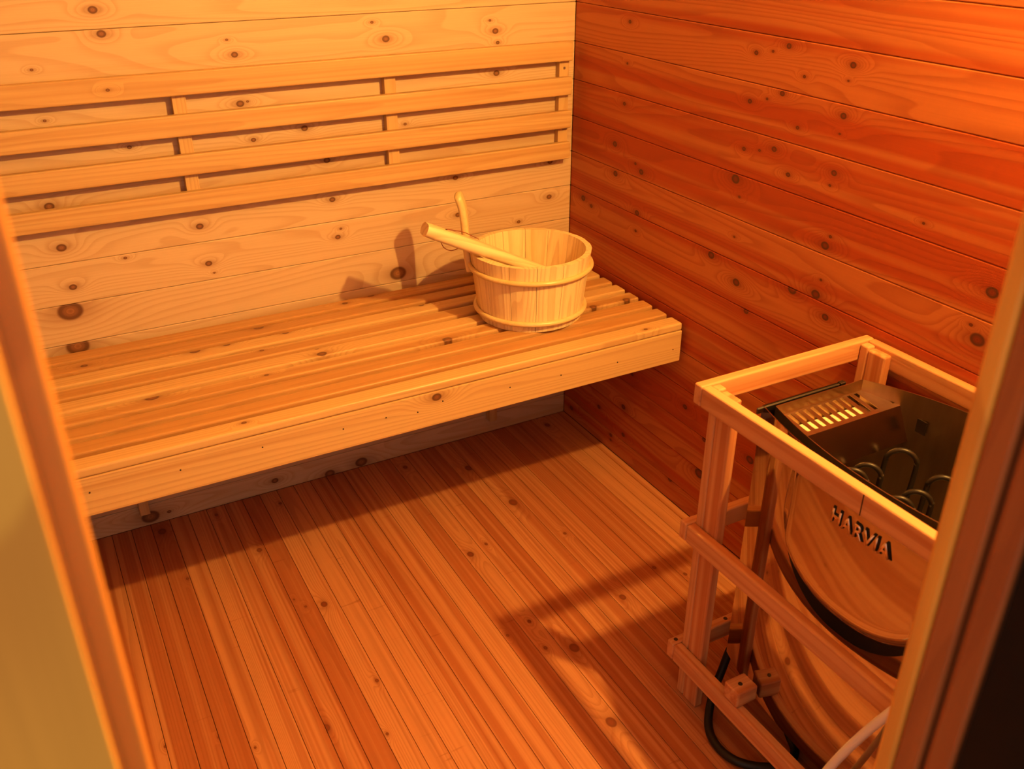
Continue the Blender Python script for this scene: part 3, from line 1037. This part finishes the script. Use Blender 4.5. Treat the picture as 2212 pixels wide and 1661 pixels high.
def panel_x(y, z):
    u = (SY - y) / SHW
    lift = panel_lift(u, z, edge_z(y))
    return xf(y) - 0.0012 - lift


# raised maker's name
def lettering(name, text, ycen, zcen, width, height, fat, lift, dy, dz, mat):
    cu = bpy.data.curves.new('text', 'FONT')
    cu.body = text
    cu.size = 1.0
    cu.offset = fat
    cu.align_x = 'CENTER'
    cu.align_y = 'CENTER'
    cu.space_character = 1.10
    cu.extrude = 0.0
    cu.resolution_u = 3
    to = bpy.data.objects.new('text', cu)
    COL.objects.link(to)
    dg = bpy.context.evaluated_depsgraph_get()
    dg.update()
    me = bpy.data.meshes.new_from_object(to.evaluated_get(dg))
    bpy.data.objects.remove(to, do_unlink=True)
    xs = [v.co.x for v in me.vertices]
    zs = [v.co.y for v in me.vertices]
    w0, h0 = max(xs) - min(xs), max(zs) - min(zs)
    cx, cz = (max(xs) + min(xs)) / 2, (max(zs) + min(zs)) / 2
    bm = bmesh.new()
    bm.from_mesh(me)
    ret = bmesh.ops.extrude_face_region(bm, geom=bm.faces[:])
    ex = [g for g in ret['geom'] if isinstance(g, bmesh.types.BMVert)]
    exs = set(ex)
    for v in bm.verts:
        sx = (v.co.x - cx) / w0 * width
        sz = (v.co.y - cz) / h0 * height
        y = ycen - sx + dy
        z = zcen + sz + dz
        v.co = Vector((panel_x(y, z) - lift - (0.0006 if v in exs else 0.0), y, z))
    bmesh.ops.recalc_face_normals(bm, faces=bm.faces)
    bm.to_mesh(me)
    bm.free()
    me.materials.clear()
    finish(me, mat)
    o = link(name, me, panel, Matrix.Identity(4))
    return o


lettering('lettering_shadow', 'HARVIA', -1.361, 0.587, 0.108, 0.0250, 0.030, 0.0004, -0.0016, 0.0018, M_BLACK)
M_LET = simple('satin steel letters', (0.80, 0.60, 0.46), 0.30, 1.0, var=0.03, scale=(50, 50, 50))
lettering('lettering', 'HARVIA', -1.361, 0.587, 0.104, 0.0225, 0.018, 0.0011, 0.0006, -0.0010, M_LET)

# ------------------------------------------------------------------ cables
def cable(name, pts, r, mat, label):
    base = Vector(pts[0])
    path = catmull(pts, 8)
    o = sweep(name, path, lambda i, t: ring(r, 12), mat, None)
    tag(o, label, 'cable')
    return o


cable('power_cable', [(-0.276, -1.097, 0.1110), (-0.288, -1.083, 0.104), (-0.308, -1.088, 0.066), (-0.345, -1.108, 0.028), (-0.380, -1.143, 0.0085), (-0.398, -1.185, 0.0085),
                      (-0.392, -1.229, 0.0085), (-0.360, -1.263, 0.0085), (-0.318, -1.280, 0.0085), (-0.285, -1.268, 0.009), (-0.274, -1.240, 0.018), (-0.270, -1.205, 0.05), (-0.268, -1.19, 0.1115)],
      0.0080, M_RUBBER, 'thick black power cable curling on the floor below the heater')
cable('sensor_cable', [(-0.47, -1.668, 0.74), (-0.455, -1.648, 0.70), (-0.45, -1.588, 0.580), (-0.45, -1.522, 0.434), (-0.45, -1.489, 0.354), (-0.45, -1.458, 0.265), (-0.45, -1.425, 0.15), (-0.44, -1.39, 0.05), (-0.43, -1.365, 0.0070), (-0.425, -1.34, 0.0068)],
      0.0066, M_WHITE, 'white cable hanging slantwise between heater guard and right door jamb')

# ------------------------------------------------------------------ corner lamp (the sauna's only light)
lamp = thing('wall_lamp', (0, LAMP_POS.y, LAMP_POS.z), 'glowing reflector bulb in a white porcelain holder high on the right wall', 'lamp')


def lathe(name, prof, mat, parent, origin, axis, n=24):
    ax = Vector(axis).normalized()
    s = ax.cross(Vector((0, 0, 1)))
    if s.length < 1e-4:
        s = Vector((1, 0, 0))
    s.normalize()
    w = ax.cross(s)
    V, F = [], []
    for (h, r) in prof:
        for k in range(n):
            a = 2 * math.pi * k / n
            V.append(Vector(origin) + ax * h + (s * math.cos(a) + w * math.sin(a)) * r)
    for i in range(len(prof) - 1):
        for k in range(n):
            F.append((i * n + k, i * n + (k + 1) % n, (i + 1) * n + (k + 1) % n, (i + 1) * n + k))
    F.append(tuple(range(n - 1, -1, -1)))
    F.append(tuple(range((len(prof) - 1) * n, len(prof) * n)))
    return mesh_obj(name, V, F, mat, parent, True)


LO = (0.0, LAMP_POS.y, LAMP_POS.z)
lathe('holder', [(0.0005, 0.042), (0.010, 0.042), (0.016, 0.036), (0.020, 0.024), (0.036, 0.021), (0.040, 0.017)], M_PORC, lamp, LO, (-1, 0, 0))
lathe('reflector', [(0.0405, 0.0125), (0.052, 0.0140), (0.066, 0.0200), (0.078, 0.0248), (0.0812, 0.0248)], M_LINER, lamp, LO, (-1, 0, 0))
DR = 0.0240
lathe('bulb', [(0.0815 + DR * math.sin(a), max(0.001, DR * math.cos(a))) for a in [math.pi / 2 * k / 9 for k in range(10)]], M_BULB, lamp, LO, (-1, 0, 0))
